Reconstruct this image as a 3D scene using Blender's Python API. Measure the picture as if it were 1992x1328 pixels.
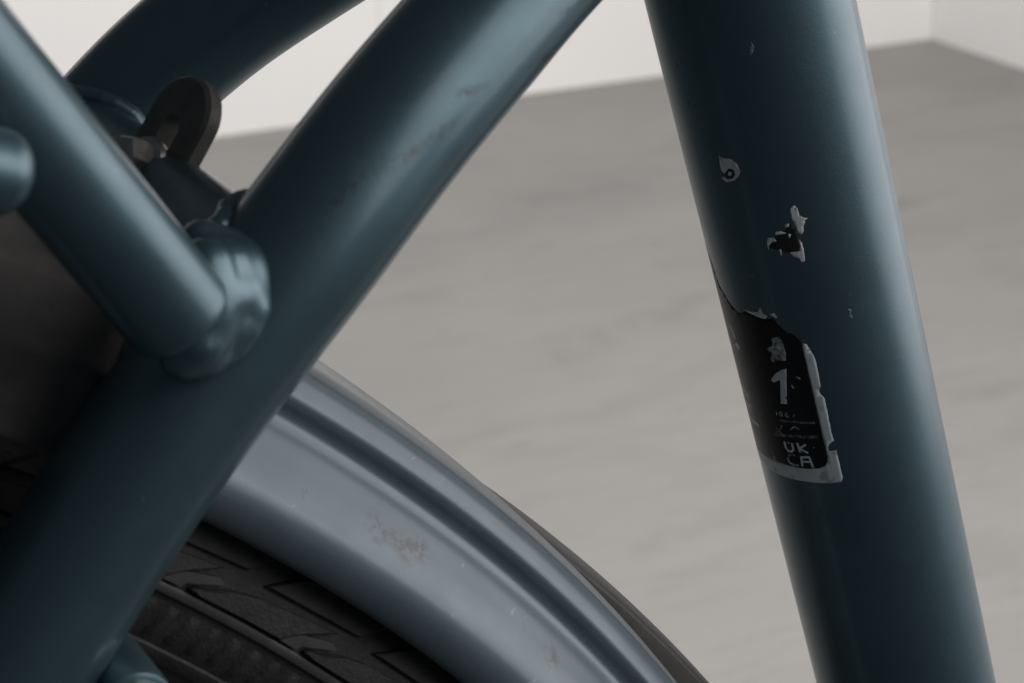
import bpy, bmesh, math, random
from mathutils import Vector, Matrix, noise
from mathutils.bvhtree import BVHTree
from mathutils.geometry import delaunay_2d_cdt

for o in list(bpy.data.objects):
    bpy.data.objects.remove(o)
random.seed(7)
scene = bpy.context.scene
COL = scene.collection
R = math.radians

# ------------------------------------------------------------------ camera
cam_data = bpy.data.cameras.new("camera")
cam = bpy.data.objects.new("camera", cam_data)
COL.objects.link(cam)
scene.camera = cam
cam.location = (-0.23077, -0.31398, 0.75301)
cam.rotation_euler = (R(90 - 21), 0, R(-28))
cam_data.sensor_width = 36
cam_data.lens = 80
cam_data.clip_start = 0.02
cam_data.clip_end = 60
cam_data.dof.use_dof = True
cam_data.dof.focus_distance = 0.398
cam_data.dof.aperture_fstop = 36

# ------------------------------------------------------------------ light
world = bpy.data.worlds.new("World")
scene.world = world
world.use_nodes = True
bg = world.node_tree.nodes["Background"]
bg.inputs["Color"].default_value = (0.72, 0.86, 1.0, 1)
bg.inputs["Strength"].default_value = 0.06


def area(name, loc, target, sx, sy, power, color):
    d = bpy.data.lights.new(name, 'AREA')
    d.shape = 'RECTANGLE'
    d.size, d.size_y = sx, sy
    d.energy = power
    d.color = color
    o = bpy.data.objects.new(name, d)
    COL.objects.link(o)
    o.location = loc
    o.rotation_euler = (Vector(target) - Vector(loc)).to_track_quat('-Z', 'Y').to_euler()
    return o


area("window_light", (0.95, -1.15, 1.30), (-0.05, 0, 0.62), 1.3, 1.5, 3.2, (1.0, 1.0, 1.0)).data.spread = R(90)
area("front_window_light", (1.50, -0.25, 0.80), (-0.05, 0, 0.62), 1.7, 1.3, 3.5, (1.0, 0.98, 1.0)).data.spread = R(80)
area("wall_fill_light", (0.28, 0.20, 1.36), (1.28, 2.15, -0.12), 1.3, 0.7, 25.5, (1.0, 0.972, 0.95)).data.spread = R(130)  # unseen fill lamp, added to brighten walls and floor

scene.view_settings.view_transform = 'Standard'
scene.view_settings.look = 'None'
scene.view_settings.exposure = 0
scene.view_settings.gamma = 1
scene.view_settings.use_curve_mapping = False


# ------------------------------------------------------------------ materials
class Graph:
    def __init__(self, name):
        self.m = bpy.data.materials.new(name)
        self.m.use_nodes = True
        self.t = self.m.node_tree
        self.b = self.t.nodes["Principled BSDF"]
        self.pos = self.n('ShaderNodeNewGeometry').outputs['Position']

    def n(self, kind, **kw):
        x = self.t.nodes.new(kind)
        for k, v in kw.items():
            setattr(x, k, v)
        return x

    def link(self, a, b):
        self.t.links.new(a, b)

    def set(self, sock, v):
        s = self.b.inputs[sock] if isinstance(sock, str) else sock
        if hasattr(v, 'is_output'):
            self.link(v, s)
        else:
            s.default_value = v if not isinstance(v, tuple) or len(v) != 3 or s.type != 'RGBA' else (*v, 1)

    def math(self, op, a, b=0.0, clamp=False):
        x = self.n('ShaderNodeMath', operation=op, use_clamp=clamp)
        self.set(x.inputs[0], a)
        self.set(x.inputs[1], b)
        return x.outputs[0]

    def vmath(self, op, a, b):
        x = self.n('ShaderNodeVectorMath', operation=op)
        self.set(x.inputs[0], a)
        self.set(x.inputs[1], b)
        return x.outputs['Value'] if op in ('DOT_PRODUCT', 'DISTANCE') else x.outputs['Vector']

    def mapping(self, scale=(1, 1, 1), rot=(0, 0, 0)):
        x = self.n('ShaderNodeMapping')
        self.link(self.pos, x.inputs['Vector'])
        x.inputs['Scale'].default_value = scale
        x.inputs['Rotation'].default_value = rot
        return x.outputs[0]

    def noise(self, scale, detail=4, rough=0.55, vec=None, dist=0.0):
        x = self.n('ShaderNodeTexNoise')
        x.inputs['Scale'].default_value = scale
        x.inputs['Detail'].default_value = detail
        x.inputs['Roughness'].default_value = rough
        x.inputs['Distortion'].default_value = dist
        self.link(vec or self.pos, x.inputs['Vector'])
        return x.outputs['Fac']

    def ramp(self, v, a, b, lo=0.0, hi=1.0):
        x = self.n('ShaderNodeMapRange')
        self.set(x.inputs['Value'], v)
        for k, y in (('From Min', a), ('From Max', b), ('To Min', lo), ('To Max', hi)):
            x.inputs[k].default_value = y
        return x.outputs[0]

    def mix(self, fac, a, b):
        x = self.n('ShaderNodeMix', data_type='RGBA')
        self.set(x.inputs[0], fac)
        self.set(x.inputs[6], a)
        self.set(x.inputs[7], b)
        return x.outputs[2]

    def bump(self, h, strength, dist=0.001):
        x = self.n('ShaderNodeBump')
        x.inputs['Strength'].default_value = strength
        x.inputs['Distance'].default_value = dist
        self.link(h, x.inputs['Height'])
        self.link(x.outputs[0], self.b.inputs['Normal'])

    def near(self, p, r):
        """1 inside radius r of point p, fading to 0 at the edge"""
        d = self.vmath('DISTANCE', self.pos, p)
        return self.ramp(d, r, r * 0.45)

    def streak(self, a, b, half):
        """1 along the segment a-b, fading sideways over half"""
        a, b = Vector(a), Vector(b)
        u = (b - a).normalized()
        rel = self.vmath('SUBTRACT', self.pos, tuple(a))
        t = self.vmath('DOT_PRODUCT', rel, tuple(u))
        x = self.n('ShaderNodeVectorMath', operation='SCALE')
        x.inputs[0].default_value = u
        self.link(t, x.inputs['Scale'])
        side = self.vmath('DISTANCE', rel, x.outputs[0])
        inside = self.math('MULTIPLY', self.ramp(t, -0.001, 0.001), self.ramp(t, (b - a).length + 0.002, (b - a).length - 0.003))
        return self.math('MULTIPLY', inside, self.ramp(side, half, half * 0.3))


PAINT = (0.080, 0.140, 0.166)


def paint(name, extra=None, rough=0.45, base=PAINT):
    g = Graph(name)
    col = g.mix(g.ramp(g.noise(55, 3), 0.35, 0.7), base, tuple(c * 0.9 for c in base))
    # fine dust specks and pale hairline scuffs worn into the lacquer
    speck = g.ramp(g.noise(900, 2, 0.5), 0.73, 0.78)
    col = g.mix(g.math('MULTIPLY', speck, 0.35), col, (0.30, 0.30, 0.29))
    hair = g.ramp(g.noise(60, 5, 0.6, g.mapping((9, 9, 1.2), (0.5, 0.3, 0))), 0.70, 0.76)
    col = g.mix(g.math('MULTIPLY', hair, 0.10), col, (0.33, 0.35, 0.36))
    r = g.ramp(g.noise(120, 5, 0.65), 0.3, 0.75, rough - 0.04, rough + 0.05)
    metal = 0.7
    if extra:
        col, r, metal = extra(g, col, r, metal)
    g.set('Base Color', col)
    g.set('Roughness', r)
    g.set('Metallic', metal)
    g.set('Coat Weight', 0.6)
    g.set('Coat Roughness', 0.2)
    g.bump(g.math('ADD', g.noise(2600, 2, 0.5), g.math('MULTIPLY', g.noise(500, 2), 0.6)), 0.055, 0.0006)
    return g.m


def seat_extra(g, col, r, metal):
    n = g.noise(420, 5, 0.65)
    # pale rubbed patches near the top of the front edge
    for p, rad in (((0.0135, -0.0145, 0.668), 0.007), ((0.0150, -0.0110, 0.655), 0.006), ((0.012, -0.0150, 0.679), 0.008)):
        m = g.math('MULTIPLY', g.near(p, rad), g.ramp(n, 0.46, 0.66))
        col = g.mix(g.math('MULTIPLY', m, 0.5), col, (0.36, 0.37, 0.38))
    pit = g.ramp(g.noise(300, 3, 0.5, g.mapping((1, 1, 0.45))), 0.735, 0.76)
    col = g.mix(g.math('MULTIPLY', pit, 0.6), col, (0.04, 0.05, 0.055))
    return col, r, metal


def stay_extra(g, col, r, metal):
    n = g.noise(700, 4, 0.6)
    for a, b, hw, s in (((-0.0955, -0.0441, 0.6731), (-0.0770, -0.0366, 0.6756), 0.0012, 1.0),
                        ((-0.1080, -0.0474, 0.6650), (-0.0965, -0.0450, 0.6702), 0.0012, 0.65),
                        ((-0.1175, -0.0474, 0.6612), (-0.1080, -0.0470, 0.6662), 0.0014, 0.5),
                        ((-0.0760, -0.0374, 0.6812), (-0.0705, -0.0352, 0.6825), 0.0010, 0.8)):
        m = g.math('MULTIPLY', g.streak(a, b, hw), g.ramp(n, 0.40, 0.56))
        m = g.math('MULTIPLY', m, s)
        col = g.mix(m, col, (0.036, 0.044, 0.046))
    return col, r, metal


def fender_extra(g, col, r, metal):
    n = g.noise(650, 4, 0.6)
    k = None
    for p, rad in (((-0.1009, -0.024, 0.6003), 0.0030), ((-0.0985, -0.024, 0.5975), 0.0022), ((-0.0962, -0.024, 0.5957), 0.0030),
                   ((-0.0931, -0.0235, 0.5948), 0.0024), ((-0.0874, -0.024, 0.5800), 0.002), ((-0.0690, -0.024, 0.5700), 0.0022)):
        m = g.math('MULTIPLY', g.near(p, rad * 1.2), g.ramp(n, 0.46, 0.55))
        k = m if k is None else g.math('MAXIMUM', k, m)
    col = g.mix(g.math('MULTIPLY', k, 0.7), col, (0.060, 0.043, 0.035))
    metal = g.ramp(k, 0, 1, metal, 0.25)
    # short dark nicks running across the guard
    nick = g.ramp(g.noise(170, 3, 0.5, g.mapping((1.8, 1, 0.5), (0, 0.6, 0))), 0.735, 0.765)
    col = g.mix(g.math('MULTIPLY', nick, 0.5), col, (0.05, 0.055, 0.055))
    lite = g.ramp(g.noise(210, 4, 0.6, g.mapping((0.35, 1, 1.6), (0, 0.75, 0))), 0.68, 0.74)
    col = g.mix(g.math('MULTIPLY', lite, 0.28), col, (0.48, 0.50, 0.52))
    r = g.math('ADD', r, 0.03)
    return col, r, metal


def plain(name, base, rough, metal=0.0, var=0.15, scale=200, bump=0.0, bscale=900, spec=0.5):
    g = Graph(name)
    f = g.ramp(g.noise(scale, 5, 0.6), 0.3, 0.7)
    g.set('Base Color', g.mix(f, tuple(c * (1 - var) for c in base), tuple(c * (1 + var) for c in base)))
    g.set('Roughness', rough)
    g.set('Metallic', metal)
    g.set('Specular IOR Level', spec)
    if bump:
        g.bump(g.noise(bscale, 4, 0.6), bump, 0.0008)
    return g.m


M = {
    'paint': paint('satin_teal_paint'),
    'paint_seat': paint('satin_teal_paint_worn', seat_extra, 0.46),
    'paint_stay': paint('satin_teal_paint_scuffed', stay_extra, 0.45),
    'paint_fender': paint('satin_teal_paint_sheen_stained', fender_extra, 0.52, (0.118, 0.150, 0.174)),  # same paint, reflected wall and floor sheen put into a paler base; stains real
    'weld': paint('satin_teal_paint_thick', None, 0.42, (0.088, 0.15, 0.175)),
    'plastic': plain('black_plastic', (0.115, 0.104, 0.098), 0.7, 0, 0.25, 120, 0.1, 1800, 0.25),
    'rubber': plain('black_rubber', (0.032, 0.029, 0.0275), 0.62, 0, 0.35, 260, 0.35, 1500),
    'rubber_worn': plain('smooth_dusty_rubber', (0.062, 0.057, 0.058), 0.5, 0, 0.15, 300, 0.08, 2500),
    'flap': plain('grey_rubber', (0.075, 0.067, 0.062), 0.5, 0, 0.2, 250, 0.1, 1500),
    'bracket': plain('black_steel', (0.105, 0.095, 0.086), 0.55, 0.3, 0.25, 250, 0.12, 1200),
    'steel': plain('zinc_steel', (0.40, 0.38, 0.36), 0.42, 0.9, 0.25, 350, 0.1, 1500),
    'chrome': plain('bright_steel', (0.75, 0.70, 0.67), 0.2, 1.0, 0.05),
    'film': plain('black_label_film', (0.0075, 0.0070, 0.0070), 0.36, 0, 0.3, 200, 0.06, 700, 0.25),
    'scar': plain('bare_dark_primer', (0.012, 0.011, 0.010), 0.6, 0, 0.3, 900, 0.2, 1500),
    'blue': plain('pale_teal_chip', (0.10, 0.22, 0.27), 0.5),
}


def print_white(name, base, lo, hi, under=(0.012, 0.012, 0.012), scale=700, stain=False):
    g = Graph(name)
    worn = g.ramp(g.noise(scale, 5, 0.68), lo, hi)
    col = g.mix(g.ramp(g.noise(150, 3), 0.3, 0.7), base, tuple(c * 0.86 for c in base))
    if stain:
        st = g.ramp(g.noise(330, 3, 0.6, g.mapping((1, 1, 0.7))), 0.56, 0.66)
        col = g.mix(g.math('MULTIPLY', st, 0.65), col, (0.34, 0.24, 0.13))
    g.set('Base Color', g.mix(worn, under, col))
    g.set('Roughness', 0.5)
    return g.m


M['border'] = print_white('white_label_border', (0.88, 0.88, 0.88), 0.30, 0.335, stain=True)
M['ink'] = print_white('white_label_ink', (0.84, 0.84, 0.85), 0.31, 0.38)
M['ink_worn'] = print_white('rubbed_label_ink', (0.66, 0.66, 0.66), 0.36, 0.60)
M['ink_faint'] = print_white('faint_label_ink', (0.26, 0.25, 0.25), 0.40, 0.60, scale=900)
M['chip'] = print_white('torn_label_residue', (0.86, 0.84, 0.83), 0.27, 0.42, (0.03, 0.03, 0.03), 900)


def concrete():
    g = Graph('grey_concrete')
    a = g.ramp(g.noise(2.2, 6, 0.62, g.mapping((0.7, 1.25, 1))), 0.3, 0.7)
    col = g.mix(a, (0.264, 0.258, 0.249), (0.308, 0.301, 0.290))
    cloud = g.ramp(g.noise(5.5, 6, 0.66, g.mapping((0.6, 1.3, 1)), 0.4), 0.5, 0.72)
    col = g.mix(g.math('MULTIPLY', cloud, 0.45), col, (0.188, 0.182, 0.176))
    spot = g.ramp(g.noise(19, 5, 0.65, g.mapping((0.7, 1.2, 1))), 0.60, 0.72)
    col = g.mix(g.math('MULTIPLY', spot, 0.28), col, (0.165, 0.157, 0.149))
    # faint smudged trails left by wheels, running along the wall
    for (x0, y0), (x1, y1), hw, k in (((0.70, 1.36), (1.35, 1.62), 0.025, 0.34), ((0.55, 0.98), (1.1, 1.14), 0.02, 0.22), ((0.9, 1.78), (1.7, 1.92), 0.03, 0.2)):
        m = g.math('MULTIPLY', g.streak((x0, y0, 0), (x1, y1, 0), hw), g.ramp(g.noise(16, 5, 0.65), 0.42, 0.62))
        col = g.mix(g.math('MULTIPLY', m, k), col, (0.15, 0.144, 0.138))
    fine = g.ramp(g.noise(24, 5, 0.7, g.mapping((0.35, 2.2, 1), (0, 0, 0.05))), 0.5, 0.75)
    col = g.mix(g.math('MULTIPLY', fine, 0.30), col, (0.175, 0.168, 0.16))
    grit = g.ramp(g.noise(160, 3, 0.6), 0.62, 0.75)
    col = g.mix(g.math('MULTIPLY', grit, 0.25), col, (0.16, 0.155, 0.15))
    g.set('Base Color', col)
    g.set('Roughness', g.ramp(g.noise(4, 4), 0.3, 0.7, 0.5, 0.65))
    g.bump(g.noise(120, 5, 0.6), 0.12, 0.002)
    return g.m


def wall_paint():
    g = Graph('white_wall_paint')
    col = g.mix(g.ramp(g.noise(1.1, 4), 0.3, 0.7), (0.80, 0.785, 0.775), (0.84, 0.825, 0.812))
    g.set('Base Color', col)
    g.set('Roughness', 0.7)
    g.bump(g.noise(180, 3), 0.05, 0.001)
    return g.m


M['floor'] = concrete()
M['wall'] = wall_paint()


# ------------------------------------------------------------------ mesh helpers
def link_mesh(name, verts, faces, mat, parent=None, smooth=True):
    me = bpy.data.meshes.new(name)
    me.from_pydata([tuple(v) for v in verts], [], faces)
    me.validate()
    if mat:
        me.materials.append(mat)
    if smooth:
        me.polygons.foreach_set('use_smooth', [True] * len(me.polygons))
    o = bpy.data.objects.new(name, me)
    COL.objects.link(o)
    o.parent = parent
    return o


def sharp(o, deg=35):
    bm = bmesh.new()
    bm.from_mesh(o.data)
    bmesh.ops.recalc_face_normals(bm, faces=bm.faces)
    for e in bm.edges:
        e.smooth = not (len(e.link_faces) == 2 and e.calc_face_angle(0) > R(deg))
    bm.to_mesh(o.data)
    bm.free()
    return o


def catmull(pts, per=10):
    pts = [Vector(p) for p in pts]
    ext = [2 * pts[0] - pts[1]] + pts + [2 * pts[-1] - pts[-2]]
    out = []
    for i in range(1, len(ext) - 2):
        p0, p1, p2, p3 = ext[i - 1:i + 3]
        for k in range(per):
            t = k / per
            out.append(0.5 * ((2 * p1) + (p2 - p0) * t + (2 * p0 - 5 * p1 + 4 * p2 - p3) * t * t + (3 * p1 - p0 - 3 * p2 + p3) * t ** 3))
    out.append(pts[-1])
    return out


def sweep(path, radii, seg=64, cap=True, round_end=False, flat=1.0):
    """tube along a path; radii is a number or one per point; returns verts, faces"""
    path = [Vector(p) for p in path]
    if not hasattr(radii, '__len__'):
        radii = [radii] * len(path)
    radii = list(radii)
    if round_end:
        d = (path[-1] - path[-2]).normalized()
        e, r = path[-1], radii[-1]
        for k in range(1, 9):
            a = k / 8 * math.pi / 2
            path.append(e + d * r * flat * math.sin(a))
            radii.append(max(r * math.cos(a), r * 0.02))
    verts, faces = [], []
    t0 = (path[1] - path[0]).normalized()
    x = t0.orthogonal().normalized()
    for i, p in enumerate(path):
        t = (path[min(i + 1, len(path) - 1)] - path[max(i - 1, 0)]).normalized()
        x = (x - t * x.dot(t)).normalized()
        y = t.cross(x)
        for k in range(seg):
            a = 2 * math.pi * k / seg
            verts.append(p + (x * math.cos(a) + y * math.sin(a)) * radii[i])
    for i in range(len(path) - 1):
        for k in range(seg):
            a, b = i * seg + k, i * seg + (k + 1) % seg
            faces.append((a, b, b + seg, a + seg))
    if cap:
        faces.append(tuple(reversed(range(seg))))
        n = (len(path) - 1) * seg
        faces.append(tuple(range(n, n + seg)))
    return verts, faces


def tube(name, path, radii, mat, parent, **kw):
    return sharp(link_mesh(name, *sweep(path, radii, **kw), mat, parent))


def blob(name, spheres, mat, parent, voxel=0.0006, iters=10):
    """lumps of weld metal melted together"""
    bm = bmesh.new()
    for c, r in spheres:
        bmesh.ops.create_icosphere(bm, subdivisions=3, radius=r, matrix=Matrix.Translation(c))
    me = bpy.data.meshes.new(name)
    bm.to_mesh(me)
    bm.free()
    me.materials.append(mat)
    o = bpy.data.objects.new(name, me)
    COL.objects.link(o)
    o.parent = parent
    m = o.modifiers.new('melt', 'REMESH')
    m.mode = 'VOXEL'
    m.voxel_size = voxel
    m.use_smooth_shade = True
    s = o.modifiers.new('relax', 'SMOOTH')
    s.factor = 0.5
    s.iterations = iters
    return o


def bvh(o):
    return BVHTree.FromPolygons([v.co for v in o.data.vertices], [p.vertices[:] for p in o.data.polygons])


def box(name, lo, hi, mat, parent=None, bevel=0.0):
    bm = bmesh.new()
    bmesh.ops.create_cube(bm, size=1)
    lo, hi = Vector(lo), Vector(hi)
    for v in bm.verts:
        v.co = Vector([lo[i] + (v.co[i] + 0.5) * (hi[i] - lo[i]) for i in range(3)])
    if bevel:
        bmesh.ops.bevel(bm, geom=bm.edges[:], offset=bevel, segments=2, affect='EDGES')
    me = bpy.data.meshes.new(name)
    bm.to_mesh(me)
    bm.free()
    me.materials.append(mat)
    o = bpy.data.objects.new(name, me)
    COL.objects.link(o)
    o.parent = parent
    return o


# ------------------------------------------------------------------ setting
fl = link_mesh('floor', [(-0.42, -0.2, 0), (1.795, -0.2, 0), (1.795, 2.215, 0), (-0.42, 2.215, 0)], [(0, 1, 2, 3)], M['floor'], None, False)
fl['kind'] = 'structure'
fl['label'] = 'grey smudged concrete floor behind the bicycle'


def empty(name, loc=(0, 0, 0)):
    o = bpy.data.objects.new(name, None)
    COL.objects.link(o)
    o.location = loc
    o.empty_display_size = 0.05
    return o


wb = empty('wall_back')
wb['kind'] = 'structure'
wb['label'] = 'white back wall of two panels meeting the grey floor'
box('wall_core', (-0.42, 2.206, 0.0), (1.80, 2.30, 1.15), M['wall'], wb)
for x0, x1 in ((-0.42, 0.9171), (0.9179, 1.7739)):
    box('wall_panel', (x0, 2.194, -0.01), (x1, 2.2055, 1.15), M['wall'], wb, 0.0004)
wr = box('wall_right', (1.774, 0.3, -0.01), (1.90, 2.1935, 1.15), M['wall'])
wr['kind'] = 'structure'
wr['label'] = 'white side wall running forward from the room corner'

# ------------------------------------------------------------------ bicycle
bike = empty('bicycle', (0, 0, 0))
bike['label'] = 'dark teal bicycle frame with worn black label on seat tube and matching mudguard'
bike['category'] = 'bicycle'

# seat tube: axis leaned back 17 degrees through S
S = Vector((0.0012, 0, 0.605))
TH = R(17)
AX = Vector((-math.sin(TH), 0, math.cos(TH)))
E1 = Vector((0, -1, 0))
E2 = Vector((math.cos(TH), 0, math.sin(TH)))
SR = 0.0172
seat = tube('seat_tube', [S + AX * (-0.32 + 0.02 * i) for i in range(27)], SR, M['paint_seat'], bike, seg=160)


def on_tube(s, t, lift):
    a = s * 0.001 / SR
    return S + AX * (t * 0.001) + (E1 * math.cos(a) + E2 * math.sin(a)) * (SR + lift * 0.001)


def jag(poly, amp, step=0.35, seed=0):
    out = []
    for i, p in enumerate(poly):
        a, b = Vector(p), Vector(poly[(i + 1) % len(poly)])
        n = max(1, int((b - a).length / step))
        for k in range(n):
            q = a.lerp(b, k / n)
            v = noise.noise_vector(Vector((q.x * 1.7 + seed, q.y * 1.7, seed * 3.1)))
            w = noise.noise_vector(Vector((q.x * 5 + seed, q.y * 5, seed))) + 0.7 * noise.noise_vector(Vector((q.x * 13 + seed, q.y * 13, seed)))
            out.append((q.x + amp * (v.x + 0.6 * w.x), q.y + amp * (v.y + 0.6 * w.y)))
    return out


def inside(p, poly):
    c = False
    for i in range(len(poly)):
        (x1, y1), (x2, y2) = poly[i], poly[i - 1]
        if (y1 > p[1]) != (y2 > p[1]) and p[0] < (x2 - x1) * (p[1] - y1) / (y2 - y1) + x1:
            c = not c
    return c


def decal(name, poly, mat, lift, amp=0.05, parent=None, grid=0.7, seed=0.0, thick=0.012, step=0.35):
    """a film patch outlined in tube millimetres (around, along), wrapped on the seat tube"""
    poly = jag(poly, amp, step, seed)
    n = len(poly)
    pts = [Vector(p) for p in poly]
    xs, ys = [p[0] for p in poly], [p[1] for p in poly]
    x = min(xs) + grid / 2
    while x < max(xs):
        y = min(ys) + grid / 2
        while y < max(ys):
            if inside((x, y), poly):
                pts.append(Vector((x, y)))
            y += grid
        x += grid
    vs, es, fs, *_ = delaunay_2d_cdt(pts, [], [list(range(n))], 1, 1e-5)
    o = link_mesh(name, [on_tube(v.x, v.y, lift) for v in vs], [tuple(f) for f in fs], mat, parent or seat)
    bm = bmesh.new()
    bm.from_mesh(o.data)
    bmesh.ops.recalc_face_normals(bm, faces=bm.faces)
    f0 = bm.faces[0] if len(bm.faces) else None
    if not f0:
        bm.faces.ensure_lookup_table()
    bm.faces.ensure_lookup_table()
    c = bm.faces[0].calc_center_median()
    out = (c - S) - AX * (c - S).dot(AX)
    if bm.faces[0].normal.dot(out) < 0:
        bmesh.ops.reverse_faces(bm, faces=bm.faces[:])
    bm.to_mesh(o.data)
    bm.free()
    s = o.modifiers.new('film', 'SOLIDIFY')
    s.thickness = thick * 0.001
    s.offset = -1
    return o


def stroke(name, pts, width, mat, lift, parent=None):
    """a printed pen line in tube millimetres"""
    p = [Vector(q) for q in pts]
    dense = [p[0]]
    for a, b in zip(p[:-1], p[1:]):
        n = max(1, int((b - a).length / 0.4))
        dense += [a.lerp(b, k / n) for k in range(1, n + 1)]
    verts, faces = [], []
    for i, q in enumerate(dense):
        t = (dense[min(i + 1, len(dense) - 1)] - dense[max(i - 1, 0)])
        if t.length < 1e-6:
            t = Vector((1, 0))
        t.normalize()
        nrm = Vector((-t.y, t.x))
        w = width * (1 + 0.15 * noise.noise(Vector((q.x * 3, q.y * 3, lift * 50))))
        for s in (-0.5, 0.5):
            v = q + nrm * w * s
            verts.append(on_tube(v.x, v.y, lift))
    for i in range(len(dense) - 1):
        faces.append((2 * i, 2 * i + 2, 2 * i + 3, 2 * i + 1))
    o = link_mesh(name, verts, faces, mat, parent or seat)
    return o


decal('label_film', [(-46, 19.0), (-40, 23.2), (-35, 25.5), (-32.2, 23.4), (-30.6, 18.9), (-28.2, 17.0), (-25.8, 15.1), (-23.4, 15.9), (-20.8, 15.8), (-18.9, 15.2), (-17.6, 15.5), (-16.6, 13.8), (-15.6, 12.6), (-14.4, 12.0),
                     (-13.35, 10.4), (-13.35, -14.0), (-13.7, -15.2), (-14.6, -16.2), (-15.8, -16.6), (-46, -16.6)],
      M['film'], 0.018, 0.2, seed=1.0, grid=0.9)
decal('label_border', [(-13.42, 10.31), (-12.6, 9.84), (-11.92, 7.68), (-11.73, 6.21), (-11.85, 2.75), (-11.91, 1.15), (-12.35, 0.18), (-12.27, -0.43), (-11.74, -1.37),
                       (-11.72, -2.56), (-11.8, -4.9), (-11.9, -8.46), (-11.8, -10.42), (-12.6, -11.0), (-13.1, -11.6), (-13.2, -12.62), (-11.74, -12.58), (-11.76, -14.5), (-11.76, -18.6),
                       (-12.2, -19.4), (-13.9, -19.55), (-18.6, -19.4), (-25, -19.5), (-32, -19.6), (-40, -19.6), (-46, -19.5), (-46, -16.5),
                       (-30, -16.55), (-24, -16.55), (-18, -16.5), (-15.7, -16.3), (-14.45, -15.8), (-13.75, -14.8), (-13.55, -13.7), (-13.6, -12.6), (-13.55, -7.4), (-13.5, 0.9)],
      M['border'], 0.03, 0.06, seed=2.0, grid=0.9)
decal('printed_digit', [(-17.34, 5.07), (-18.96, -2.58), (-20.26, -2.69), (-19.15, 2.57), (-20.76, 1.73), (-21.14, 2.25), (-19.99, 3.63), (-18.46, 4.7)], M['ink'], 0.03, 0.02, seed=3)
decal('label_residue', [(-19.05, 11.17), (-17.15, 11.73), (-16.8, 10.3), (-16.78, 7.99), (-17.1, 6.77), (-18.42, 6.68), (-19.82, 6.14), (-20.09, 6.83), (-19.5, 8.08), (-20.25, 8.55),
                        (-20.3, 8.98), (-19.14, 9.57), (-18.79, 10.47)], M['ink_worn'], 0.03, 0.12, seed=4)
for st in ([(-21.77, -4.67), (-21.85, -5.44)],
           [(-20.75, -4.55), (-21.05, -4.75), (-21.15, -5.07), (-21.05, -5.40), (-20.76, -5.42), (-20.52, -5.1), (-20.55, -4.75), (-20.75, -4.55)],
           [(-19.26, -4.30), (-19.72, -4.69), (-19.92, -5.22), (-19.55, -5.45), (-19.22, -5.18), (-19.44, -4.88), (-19.75, -4.98)],
           [(-18.0, -4.66), (-18.32, -5.34)]):
    stroke('printed_digit', st, 0.26, M['ink_worn'], 0.03)
stroke('printed_line', [(-21.6, -6.5), (-18.6, -6.35), (-14.37, -6.43)], 0.42, M['ink_faint'], 0.03)
stroke('printed_line', [(-18.05, -5.85), (-18.14, -6.12)], 0.26, M['ink_faint'], 0.03)
stroke('printed_line', [(-23.6, -10.1), (-19.3, -9.5), (-14.34, -9.46)], 0.6, M['ink_faint'], 0.03)
stroke('printed_symbol', [(-19.59, -8.15), (-18.46, -7.32), (-17.68, -7.9)], 0.3, M['ink_worn'], 0.03)
for st in ([(-22.81, -8.31), (-22.28, -9.08), (-21.5, -9.5)], [(-21.23, -7.46), (-21.85, -8.6), (-23.1, -9.5)]):
    stroke('printed_symbol', st, 0.36, M['ink_faint'], 0.03 + 0.008 * (st[0][0] > -22))
for k, (st, w_) in enumerate((([(-21.52, -11.08), (-21.62, -12.35), (-21.22, -13.1), (-20.47, -13.1), (-19.95, -12.51), (-19.95, -11.15)], 0.50), ([(-20.66, -10.96), (-20.69, -11.45)], 0.34),
                              ([(-18.80, -10.89), (-18.62, -12.96)], 0.50), ([(-17.12, -11.11), (-18.55, -12.08), (-17.03, -12.95)], 0.46))):
    stroke('printed_letter', st, w_, M['ink'] if k != 1 else M['ink_worn'], 0.03 + 0.008 * (k == 3))
for k, (st, w_) in enumerate((([(-19.94, -13.75), (-21.15, -13.98), (-21.75, -14.82), (-21.6, -15.71), (-20.88, -16.05), (-19.62, -15.95)], 0.48),
                              ([(-18.86, -16.1), (-18.65, -14.05), (-17.05, -13.85), (-16.78, -16.1)], 0.50), ([(-18.7, -14.97), (-16.9, -14.9)], 0.42))):
    stroke('printed_letter', st, w_, M['ink'] if k else M['ink_worn'], 0.03 + 0.008 * (k == 2))
for st, w_ in (([(-30.1, 10.9), (-29.5, 9.41), (-29.24, 8.18)], 0.55), ([(-29.5, 7.3), (-28.57, 6.4)], 0.8), ([(-32.9, -3.8), (-31.0, -4.15), (-29.65, -4.4)], 0.5),
               ([(-32.6, -7.1), (-30.1, -7.0)], 0.45), ([(-33.5, -10.2), (-29.71, -10.04), (-28.23, -10.16)], 0.45)):
    stroke('printed_line', st, w_ * 2.0, M['ink'], 0.03)
for st, w_ in (([(-28.73, -1.27), (-27.87, -2.25), (-27.34, -3.69)], 0.35), ([(-28.67, 3.99), (-28.48, 3.47)], 0.4), ([(-28.66, -7.76), (-28.21, -8.17)], 0.5)):
    stroke('printed_line', st, w_, M['ink_faint'], 0.03)
for st in ([(-15.91, 3.5), (-15.14, 2.9)], [(-17.16, 1.62), (-16.83, 0.93)], [(-25.75, -14.7), (-25.36, -15.05)], [(-15.75, -11.6), (-15.67, -11.85)]):
    stroke('label_residue', st, 0.32, M['ink_worn'], 0.03)
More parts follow.
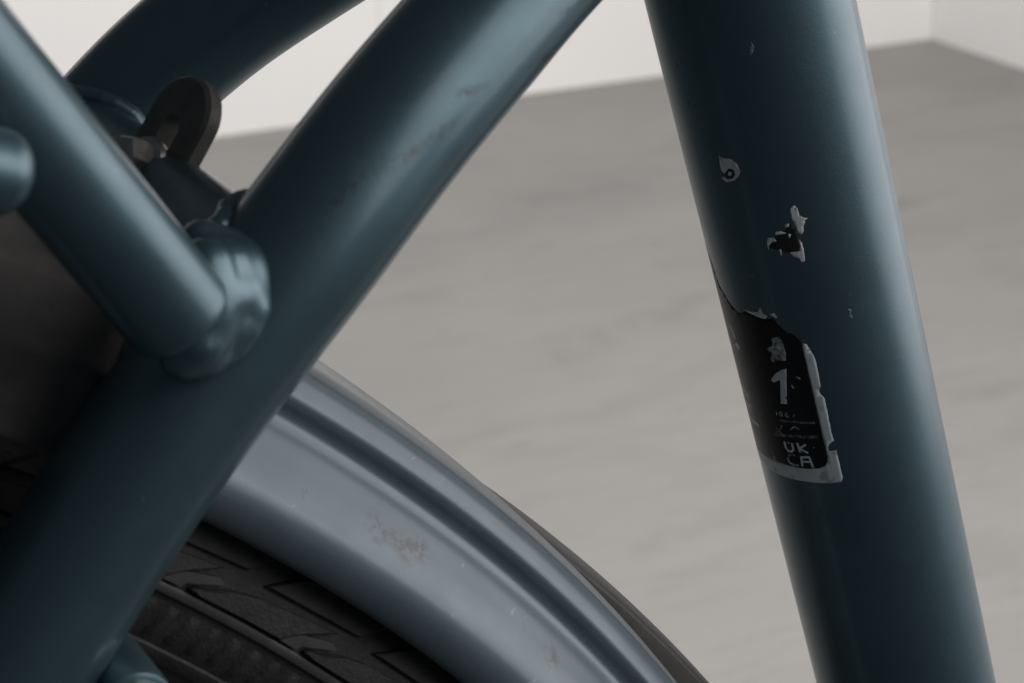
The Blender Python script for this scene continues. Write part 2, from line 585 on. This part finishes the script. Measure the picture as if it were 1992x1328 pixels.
# torn leftovers of the upper half of the label
decal('label_residue', [(-20.52, 47.38), (-20.09, 46.91), (-18.39, 46.74), (-17.36, 45.72), (-17.13, 44.56), (-17.62, 43.53), (-18.59, 42.73), (-20.07, 42.2), (-20.94, 42.63),
                        (-21.08, 43.19), (-20.52, 43.12), (-19.93, 42.73), (-18.9, 43.06), (-18.2, 43.78), (-18.18, 44.43), (-18.47, 44.81), (-19.23, 44.95), (-19.84, 44.35),
                        (-20.31, 43.92), (-20.79, 44.26), (-20.87, 45.54)], M['chip'], 0.03, 0.08, seed=5, grid=0.4, step=0.25)
decal('bare_patch', [(-18.2, 43.91), (-18.39, 43.5), (-18.73, 43.16), (-19.17, 42.96), (-19.61, 42.94), (-19.96, 43.09), (-20.16, 43.4), (-20.15, 43.81), (-19.93, 44.23), (-19.57, 44.58),
                     (-19.13, 44.78), (-18.7, 44.8), (-18.37, 44.62), (-18.19, 44.3)], M['scar'], 0.012, 0.03, seed=6, grid=0.4)
decal('label_residue', [(-18.82, 43.94), (-18.98, 43.65), (-19.26, 43.48), (-19.52, 43.52), (-19.64, 43.75), (-19.56, 44.05), (-19.32, 44.3), (-19.03, 44.36), (-18.84, 44.22)],
      M['chip'], 0.03, 0.03, seed=7, grid=0.3)
for k, poly in enumerate(([(-10.11, 36.61), (-9.35, 36.95), (-8.95, 36.07), (-8.87, 34.74), (-8.18, 34.16), (-7.53, 33.89), (-8.14, 33.75), (-8.52, 32.81), (-8.92, 31.6), (-9.35, 31.18),
                           (-9.7, 31.79), (-9.99, 33.18), (-10.18, 34.53), (-10.26, 35.6)],
                          [(-9.95, 30.53), (-9.44, 29.62), (-9.43, 28.29), (-9.73, 26.09), (-10.25, 26.13), (-10.56, 26.95), (-11.31, 27.23), (-11.92, 28.27), (-10.88, 28.21), (-10.19, 28.2), (-9.87, 29.19)],
                          [(-15.02, 31.55), (-13.97, 31.38), (-13.58, 30.76), (-14.49, 30.66), (-15.07, 30.09), (-15.37, 29.12), (-15.48, 29.98)],
                          [(-11.37, 33.78), (-10.87, 33.76), (-11.05, 33.09), (-11.77, 33.22)], [(-13.56, 29.1), (-13.23, 29.1), (-13.23, 27.88), (-13.55, 27.96)],
                          [(-13.56, 32.48), (-12.55, 32.56), (-11.68, 32.07), (-12.69, 31.89), (-13.6, 32.06)], [(-11.4, 31.87), (-11.0, 31.62), (-11.31, 30.92), (-11.55, 31.12)])):
    decal('label_residue', poly, M['chip'], 0.03, 0.11 if k < 3 else 0.05, seed=8 + k, grid=0.45, step=0.22)
decal('bare_patch', [(-10.42, 33.93), (-9.9, 30.79), (-9.7, 28.89), (-10.57, 28.02), (-12.03, 28.29), (-13.35, 28.74), (-15.08, 29.56), (-15.42, 30.24), (-13.73, 31.44), (-11.59, 32.72)],
      M['scar'], 0.012, 0.15, seed=20, grid=0.6)
for k, poly in enumerate(([(-23.73, 16.39), (-21.98, 16.31), (-20.46, 16.43), (-19.63, 17.51), (-19.48, 16.42), (-18.67, 15.81), (-19.08, 15.22), (-20.72, 15.43), (-22.39, 15.95)],
                          [(-18.03, 16.27), (-17.18, 16.58), (-16.75, 15.63), (-17.17, 15.48)], [(-21.05, 23.4), (-20.75, 23.5), (-20.8, 23.0)],
                          [(-19.85, 24.1), (-19.55, 24.2), (-19.6, 23.5), (-19.9, 23.5)], [(-18.25, 24.1), (-17.93, 23.6), (-18.25, 23.45)])):
    decal('label_residue', poly, M['chip'] if k < 2 else M['ink_faint'], 0.034, 0.07 if k < 2 else 0.02, seed=30 + k, grid=0.4, step=0.25)
decal('paint_chip', [(-4.45, 14.99), (-3.75, 14.48), (-4.05, 13.99), (-3.85, 12.77), (-4.64, 13.1), (-4.35, 13.9)], M['blue'], 0.012, 0.07, seed=40, grid=0.4, step=0.2)
decal('paint_chip', [(-11.2, 65.4), (-10.6, 66.6), (-10.2, 67.4), (-10.0, 66.2), (-10.7, 65.0)], M['blue'], 0.012, 0.1, seed=41, grid=0.4, step=0.25)

# seat stays, mirrored either side of the wheel
STAY = [(-0.318, 0.060, 0.362), (-0.25, 0.054, 0.463), (-0.205, 0.047, 0.536), (-0.1740, 0.0415, 0.5840), (-0.1533, 0.0400, 0.6123), (-0.1351, 0.0400, 0.6345), (-0.1172, 0.0393, 0.6530),
        (-0.1025, 0.0358, 0.6660), (-0.0875, 0.0305, 0.6765), (-0.0705, 0.0235, 0.6870), (-0.0450, 0.0135, 0.7000), (-0.0300, 0.0080, 0.7070)]
stays = {}
for sg in (-1, 1):
    pts = catmull([(x, sg * y, z) for x, y, z in STAY], 12)
    n = len(pts)
    rad = [0.0109 if sg < 0 else 0.0105] * n
    stays[sg] = tube('seat_stay', pts, rad, M['paint_stay'] if sg < 0 else M['paint'], bike, seg=96)
near_tree, far_tree = bvh(stays[-1]), bvh(stays[1])

# bridge between the stays with its weld beads
BX, BZ = -0.1244, 0.6505
bridge = tube('bridge', [(BX, y, BZ) for y in (-0.036, -0.02, 0, 0.02, 0.036)], 0.0078, M['paint'], bike, seg=64)
for sg, tree in ((-1, near_tree), (1, far_tree)):
    ring = []
    for k in range(36):
        a = 2 * math.pi * k / 36
        q = Vector((BX + 0.0080 * math.cos(a), 0, BZ + 0.0080 * math.sin(a)))
        hp = tree.ray_cast(q, Vector((0, sg, 0)))[0]
        y = hp.y if hp else sg * 0.038
        if abs(y) > 0.038:
            y = sg * 0.038
        ring.append((Vector((q.x, y - sg * 0.0004, q.z)), 0.0019 + 0.0001 * math.sin(k * 2.1)))
    blob('weld_bead', ring, M['weld'], bridge, 0.0005, 8)

# rack tube coming down from the upper left, welded to the outside of the near stay
RA, RB, RC = Vector((-0.2287, -0.0753, 0.7826)), Vector((-0.1488, -0.0534, 0.6647)), Vector((-0.1398, -0.0510, 0.6514))
path = [RA.lerp(RB, i / 12) for i in range(12)] + catmull([RB, RB.lerp(RC, 0.5), RC], 8)
rack = tube('rack_tube', path, 0.0073, M['paint'], bike, seg=80, round_end=True, flat=0.22)
weld_path = catmull([(-0.1330, -0.0425, 0.6578), (-0.1296, -0.0430, 0.6560), (-0.1283, -0.0455, 0.6545), (-0.1287, -0.0472, 0.6517), (-0.1300, -0.0482, 0.6484), (-0.1324, -0.0486, 0.6454), (-0.1352, -0.0482, 0.6438)], 6)
lumps = []
for i, p in enumerate(weld_path):
    u = i / (len(weld_path) - 1)
    r_ = 0.0029 + 0.0005 * math.sin(u * math.pi) + (0.0005 * math.sin(i * 1.5) if u > 0.55 else 0)
    lumps.append((p, r_))
for i in range(9):
    t = i / 8
    lumps.append((Vector((-0.1348, -0.0487, 0.6562)).lerp(Vector((-0.1365, -0.0502, 0.6470)), t), 0.0040 + 0.0010 * math.sin(t * math.pi)))
for p, r_ in (((-0.1318, -0.0462, 0.6545), 0.0048), ((-0.1312, -0.0470, 0.6515), 0.0052), ((-0.1330, -0.0478, 0.6482), 0.0050), ((-0.1335, -0.0486, 0.6520), 0.0048), ((-0.1372, -0.0508, 0.6472), 0.0042), ((-0.1388, -0.0502, 0.6452), 0.0036), ((-0.1362, -0.0496, 0.6450), 0.0040)):
    lumps.append((Vector(p), r_))
blob('weld_bead', lumps, M['weld'], rack, 0.00045, 30)

# short strut joining the rack tube from the left
strut = tube('rack_strut', [(-0.2250, -0.0790, 0.7010), (-0.1880, -0.0730, 0.6875), (-0.1665, -0.0685, 0.6788)], 0.0052, M['paint'], bike, seg=48, round_end=True, flat=0.8)

# slotted steel bracket standing on the bridge, with its bolt
LEAN, TURN = R(33), R(14)
LD = Vector((math.sin(LEAN), 0, math.cos(LEAN)))
N0 = Vector((-math.cos(LEAN), 0, math.sin(LEAN)))
ND = N0 * math.cos(TURN) - Vector((0, 1, 0)) * math.sin(TURN)
YD = Vector((0, 1, 0)) * math.cos(TURN) + N0 * math.sin(TURN)


def stadium(half_w, c0, c1, seg=20):
    pts = []
    for k in range(seg + 1):
        a = math.pi * k / seg
        pts.append((half_w * math.cos(a), c1 + half_w * math.sin(a)))
    for k in range(seg + 1):
        a = math.pi + math.pi * k / seg
        pts.append((half_w * math.cos(a), c0 + half_w * math.sin(a)))
    return pts


def slotted_plate(name, origin, outer, inner, thick, mat, parent, bev=0.0006):
    verts, faces = [], []
    n = len(outer)

    def P(p, h):
        return origin + YD * p[0] + LD * p[1] + ND * h

    def scale(pts, d):
        out = []
        m = len(pts)
        for i, p in enumerate(pts):
            t = Vector(pts[(i + 1) % m]) - Vector(pts[i - 1])
            t.normalize()
            out.append((p[0] - t.y * d, p[1] + t.x * d))
        return out
    loops = [(scale(inner, -bev * 0), 0.0), (inner, thick), (scale(outer, bev), thick), (outer, thick - bev), (outer, bev), (scale(outer, bev), 0.0)]
    for pts, h in loops:
        verts += [P(p, h) for p in pts]
    L = len(loops)
    for j in range(L):
        for i in range(n):
            a, b = j * n + i, j * n + (i + 1) % n
            c, d = ((j + 1) % L) * n + (i + 1) % n, ((j + 1) % L) * n + i
            faces.append((a, b, c, d))
    return sharp(link_mesh(name, verts, faces, mat, parent), 40)


PO = Vector((-0.1250, -0.0005, 0.6510))
plate = slotted_plate('bracket', PO, stadium(0.0068, 0.000, 0.0122), stadium(0.0021, 0.0035, 0.0104), 0.0034, M['bracket'], bike)


def disc_stack(origin, axis, prof, seg=48, hexa=False):
    """lathe: prof is a list of (height, radius)"""
    axis = axis.normalized()
    x = axis.orthogonal().normalized()
    y = axis.cross(x)
    verts, faces = [], []
    for h, r_ in prof:
        for k in range(seg):
            a = 2 * math.pi * k / seg
            verts.append(origin + axis * h + (x * math.cos(a) + y * math.sin(a)) * r_)
    for i in range(len(prof) - 1):
        for k in range(seg):
            a, b = i * seg + k, i * seg + (k + 1) % seg
            faces.append((a, b, b + seg, a + seg))
    faces.append(tuple(reversed(range(seg))))
    n = (len(prof) - 1) * seg
    faces.append(tuple(range(n, n + seg)))
    return verts, faces


BO = PO + LD * 0.0036 + ND * 0.0035
bolt = sharp(link_mesh('bolt', *disc_stack(BO, ND, [(0, 0.0044), (0.0009, 0.0046), (0.0016, 0.0043), (0.0019, 0.0034)]), M['steel'], bike))
sharp(link_mesh('bolt_head', *disc_stack(BO, ND, [(0.0019, 0.0036), (0.0050, 0.0036), (0.0056, 0.0031)], 6), M['steel'], bolt, False))

# threaded boss low on the near stay with a bright bolt
XB, ZB = -0.1483, 0.5948
boss = sharp(link_mesh('boss', *disc_stack(Vector((XB, -0.036, ZB)), Vector((0, -1, 0)), [(0, 0.0056), (0.0125, 0.0056), (0.0134, 0.0053), (0.0137, 0.0047), (0.0137, 0.0035)], 64), M['weld'], bike))
sharp(link_mesh('bolt', *disc_stack(Vector((XB, -0.0498, ZB)), Vector((0, -1, 0)), [(0, 0.0044), (0.0008, 0.0045), (0.0013, 0.0042), (0.0017, 0.0030), (0.0018, 0.0014)], 48), M['chrome'], boss))
blob('weld_bead', [(Vector((XB - 0.0065 + 0.0006 * i, -0.0365 - 0.0010 * i, ZB + 0.0050 - 0.0011 * i)), 0.0024) for i in range(9)], M['weld'], boss, 0.0005, 5)

# ------------------------------------------------------------------ mudguard (wheel centre W)
W = Vector((-0.331, 0, 0.345))


def rim_point(phi, y, r_):
    return W + Vector((r_ * math.sin(phi), y, r_ * math.cos(phi)))


def arc_sheet(name, prof, p0, p1, mat, parent, step=0.4, thick=0.0011):
    n = max(2, int((p1 - p0) / step))
    verts, faces = [], []
    m = len(prof)
    for i in range(n + 1):
        phi = R(p0 + (p1 - p0) * i / n)
        verts += [rim_point(phi, y, r_) for y, r_ in prof]
    for i in range(n):
        for k in range(m - 1):
            a = i * m + k
            faces.append((a, a + m, a + m + 1, a + 1))
    o = link_mesh(name, verts, faces, mat, parent)
    s = o.modifiers.new('wall', 'SOLIDIFY')
    s.thickness = thick
    s.offset = 1 if False else -1
    return o


def smooth_profile(half, per=6):
    pts = [(p.x, p.y) for p in catmull([Vector((a, b, 0)) for a, b in half], per)]
    return pts + [(-y, r_) for y, r_ in reversed(pts[:-1])]


guard_half = [(-0.0272, 0.3326), (-0.0284, 0.3337), (-0.0290, 0.3355), (-0.0290, 0.3378), (-0.0284, 0.3400), (-0.0270, 0.3421), (-0.0251, 0.3441), (-0.0231, 0.3460), (-0.0211, 0.3479), (-0.0195, 0.3493),
              (-0.0187, 0.3503), (-0.0185, 0.3515), (-0.0186, 0.3529), (-0.0184, 0.3542), (-0.0174, 0.3555), (-0.0159, 0.3570), (-0.0141, 0.3582), (-0.0100, 0.3591), (0.0, 0.3595)]
guard = arc_sheet('mudguard', smooth_profile(guard_half), 34.6, 118, M['paint_fender'], bike)

black_half = [(-0.0285, 0.3322), (-0.0300, 0.3330), (-0.0306, 0.3350), (-0.0306, 0.3440), (-0.0303, 0.3462), (-0.0285, 0.3480), (-0.0262, 0.3545), (-0.0250, 0.3560), (-0.0200, 0.3580), (0.0, 0.3590)]
arc_sheet('mudguard_rear', smooth_profile(black_half, 4), -75, 33.0, M['plastic'], bike, 0.5, 0.0022)['label'] = 'black plastic rear section of the mudguard'

# grey rubber flap lifting away from the crown of the mudguard
verts, faces = [], []
prof_n = 14
steps = 70
for i in range(steps + 1):
    u = i / steps
    phi = R(41 + 33 * u)
    d = 41 + 33 * u
    top = 0.3580 + 0.00060 * max(0.0, d - 44.5)
    for k in range(prof_n):
        a = math.pi * k / (prof_n - 1)
        verts.append(rim_point(phi, 0.004 - 0.0085 * math.cos(a), top - 0.0022 + 0.0022 * math.sin(a)))
    for k in range(prof_n):
        t = k / (prof_n - 1)
        verts.append(rim_point(phi, 0.0125 - 0.017 * t, 0.3565 + 0.3 * (top - 0.3580)))
m = prof_n * 2
for i in range(steps):
    for k in range(m):
        a, b = i * m + k, i * m + (k + 1) % m
        faces.append((a, b, b + m, a + m))
faces.append(tuple(range(m)))
faces.append(tuple(reversed(range(steps * m, steps * m + m))))
flap = sharp(link_mesh('mudguard_flap', verts, faces, M['flap'], bike), 50)
flap['label'] = 'grey rubber flap lifting off the mudguard crown'

# ------------------------------------------------------------------ tyre
TC, TS = 0.3207, 0.0237


def tyre_point(phi, alpha, h=0.0):
    """phi round the wheel from the top, alpha round the section from the crown to the camera side (degrees)"""
    a = R(alpha)
    return rim_point(R(phi), -(TS + h) * math.sin(a), TC + (TS + h) * math.cos(a))


verts, faces = [], []
NP, NA = 240, 48
for i in range(NP):
    for k in range(NA):
        verts.append(tyre_point(360 * i / NP, -140 + 280 * k / (NA - 1)))
for i in range(NP):
    for k in range(NA - 1):
        a, b = i * NA + k, ((i + 1) % NP) * NA + k
        faces.append((a, b, b + 1, a + 1))
tyre = link_mesh('tyre', verts, faces, M['rubber'], bike)


def ring_strip(name, a0, a1, h, mat, edge=0.8, n=480):
    prof = [(a0, -0.0002), (a0 + edge * 0.4, h * 0.85), (a0 + edge, h), ((a0 + a1) / 2, h * 1.02), (a1 - edge, h), (a1 - edge * 0.4, h * 0.85), (a1, -0.0002)]
    vs, fs = [], []
    m_ = len(prof)
    for i in range(n):
        vs += [tyre_point(360 * i / n, a, q) for a, q in prof]
    for i in range(n):
        for k in range(m_ - 1):
            a, b = i * m_ + k, ((i + 1) % n) * m_ + k
            fs.append((a, b, b + 1, a + 1))
    return link_mesh(name, vs, fs, mat, tyre)


ring_strip('tyre_rib', 88.2, 92.6, 0.0009, M['rubber_worn'])
ring_strip('tyre_bead', 112.5, 119, 0.0006, M['rubber'])

# fine ridges across the shoulder below the rib
verts, faces = [], []
PITCH = 0.75
for i in range(int(360 / PITCH)):
    p = i * PITCH
    for q, h in ((0, 0.0), (0.12, 0.00055), (0.32, 0.00055), (0.44, 0.0)):
        for k in range(7):
            al = 95.2 + 15.5 * k / 6
            e = 1 if 0 < k < 6 else 0
            verts.append(tyre_point(p + q - 0.05 * k, al, (h if e else 0.0) - 0.0001))
    b0 = i * 28
    for j in range(3):
        for k in range(6):
            a = b0 + j * 7 + k
            faces.append((a, a + 7, a + 8, a + 1))
rd = link_mesh('tyre_ridges', verts, faces, M['rubber'], tyre)
rd['kind'] = 'stuff'


def block_mesh(name, outline, h, mat):
    """raised tread block with chamfered shoulders, outline in (phi, alpha)"""
    c = Vector((sum(p[0] for p in outline) / len(outline), sum(p[1] for p in outline) / len(outline)))
    vs, n = [], len(outline)
    for f, q in ((1.0, -0.0003), (0.985, h * 0.8), (0.93, h)):
        for p in outline:
            v = c + (Vector(p) - c) * f
            vs.append(tyre_point(v.x, v.y, q) - W)
    vs.append(tyre_point(c.x, c.y, h * 1.02) - W)
    fs = []
    for j in range(2):
        for i in range(n):
            a, b = j * n + i, j * n + (i + 1) % n
            fs.append((a, b, b + n, a + n))
    for i in range(n):
        fs.append((2 * n + i, 2 * n + (i + 1) % n, 3 * n))
    o = sharp(link_mesh(name, vs, fs, mat, tyre), 30)
    return o


def ring_of(proto, count, period):
    proto.location = W
    for i in range(1, count):
        c = proto.copy()
        COL.objects.link(c)
        c.parent = tyre
        c.rotation_euler = (0, R(period * i), 0)


PER = 360 / 86
ring_of(block_mesh('tread_block', [(38.35, 86.6), (38.5, 85.2), (38.9, 84.2), (39.5, 80.5), (40.4, 78.0), (43.2, 74.5), (42.3, 80.5), (41.9, 84.0), (41.6, 87.0), (40.4, 87.0), (39.2, 87.3), (38.6, 87.3)], 0.0017, M['rubber']), 86, PER)
ring_of(block_mesh('tread_link', [(37.4, 87.6), (37.55, 84.2), (38.0, 81.5), (39.0, 78.2), (39.25, 80.0), (38.55, 83.6), (38.1, 85.6), (38.05, 87.6)], 0.0012, M['rubber_worn']), 86, PER)
ring_of(block_mesh('tread_block', [(40.4, 73.5), (41.2, 66.0), (42.4, 58.0), (45.4, 55.0), (44.6, 63.0), (43.9, 71.5)], 0.0011, M['rubber']), 86, PER)
ring_of(block_mesh('tread_block', [(40.0, 50.0), (40.6, 30.0), (43.6, 28.0), (43.2, 49.0)], 0.0011, M['rubber']), 86, PER)

# rim carrying the tyre
verts, faces = [], []
prof = [(-0.0125, 0.306), (-0.0135, 0.303), (-0.0120, 0.296), (-0.006, 0.288), (0.006, 0.288), (0.0120, 0.296), (0.0135, 0.303), (0.0125, 0.306), (0.009, 0.300), (-0.009, 0.300)]
for i in range(160):
    verts += [rim_point(2 * math.pi * i / 160, y, r_) for y, r_ in prof]
for i in range(160):
    for k in range(10):
        a, b = i * 10 + k, i * 10 + (k + 1) % 10
        c, d = ((i + 1) % 160) * 10 + (k + 1) % 10, ((i + 1) % 160) * 10 + k
        faces.append((a, b, c, d))
sharp(link_mesh('rim', verts, faces, M['plastic'], bike))
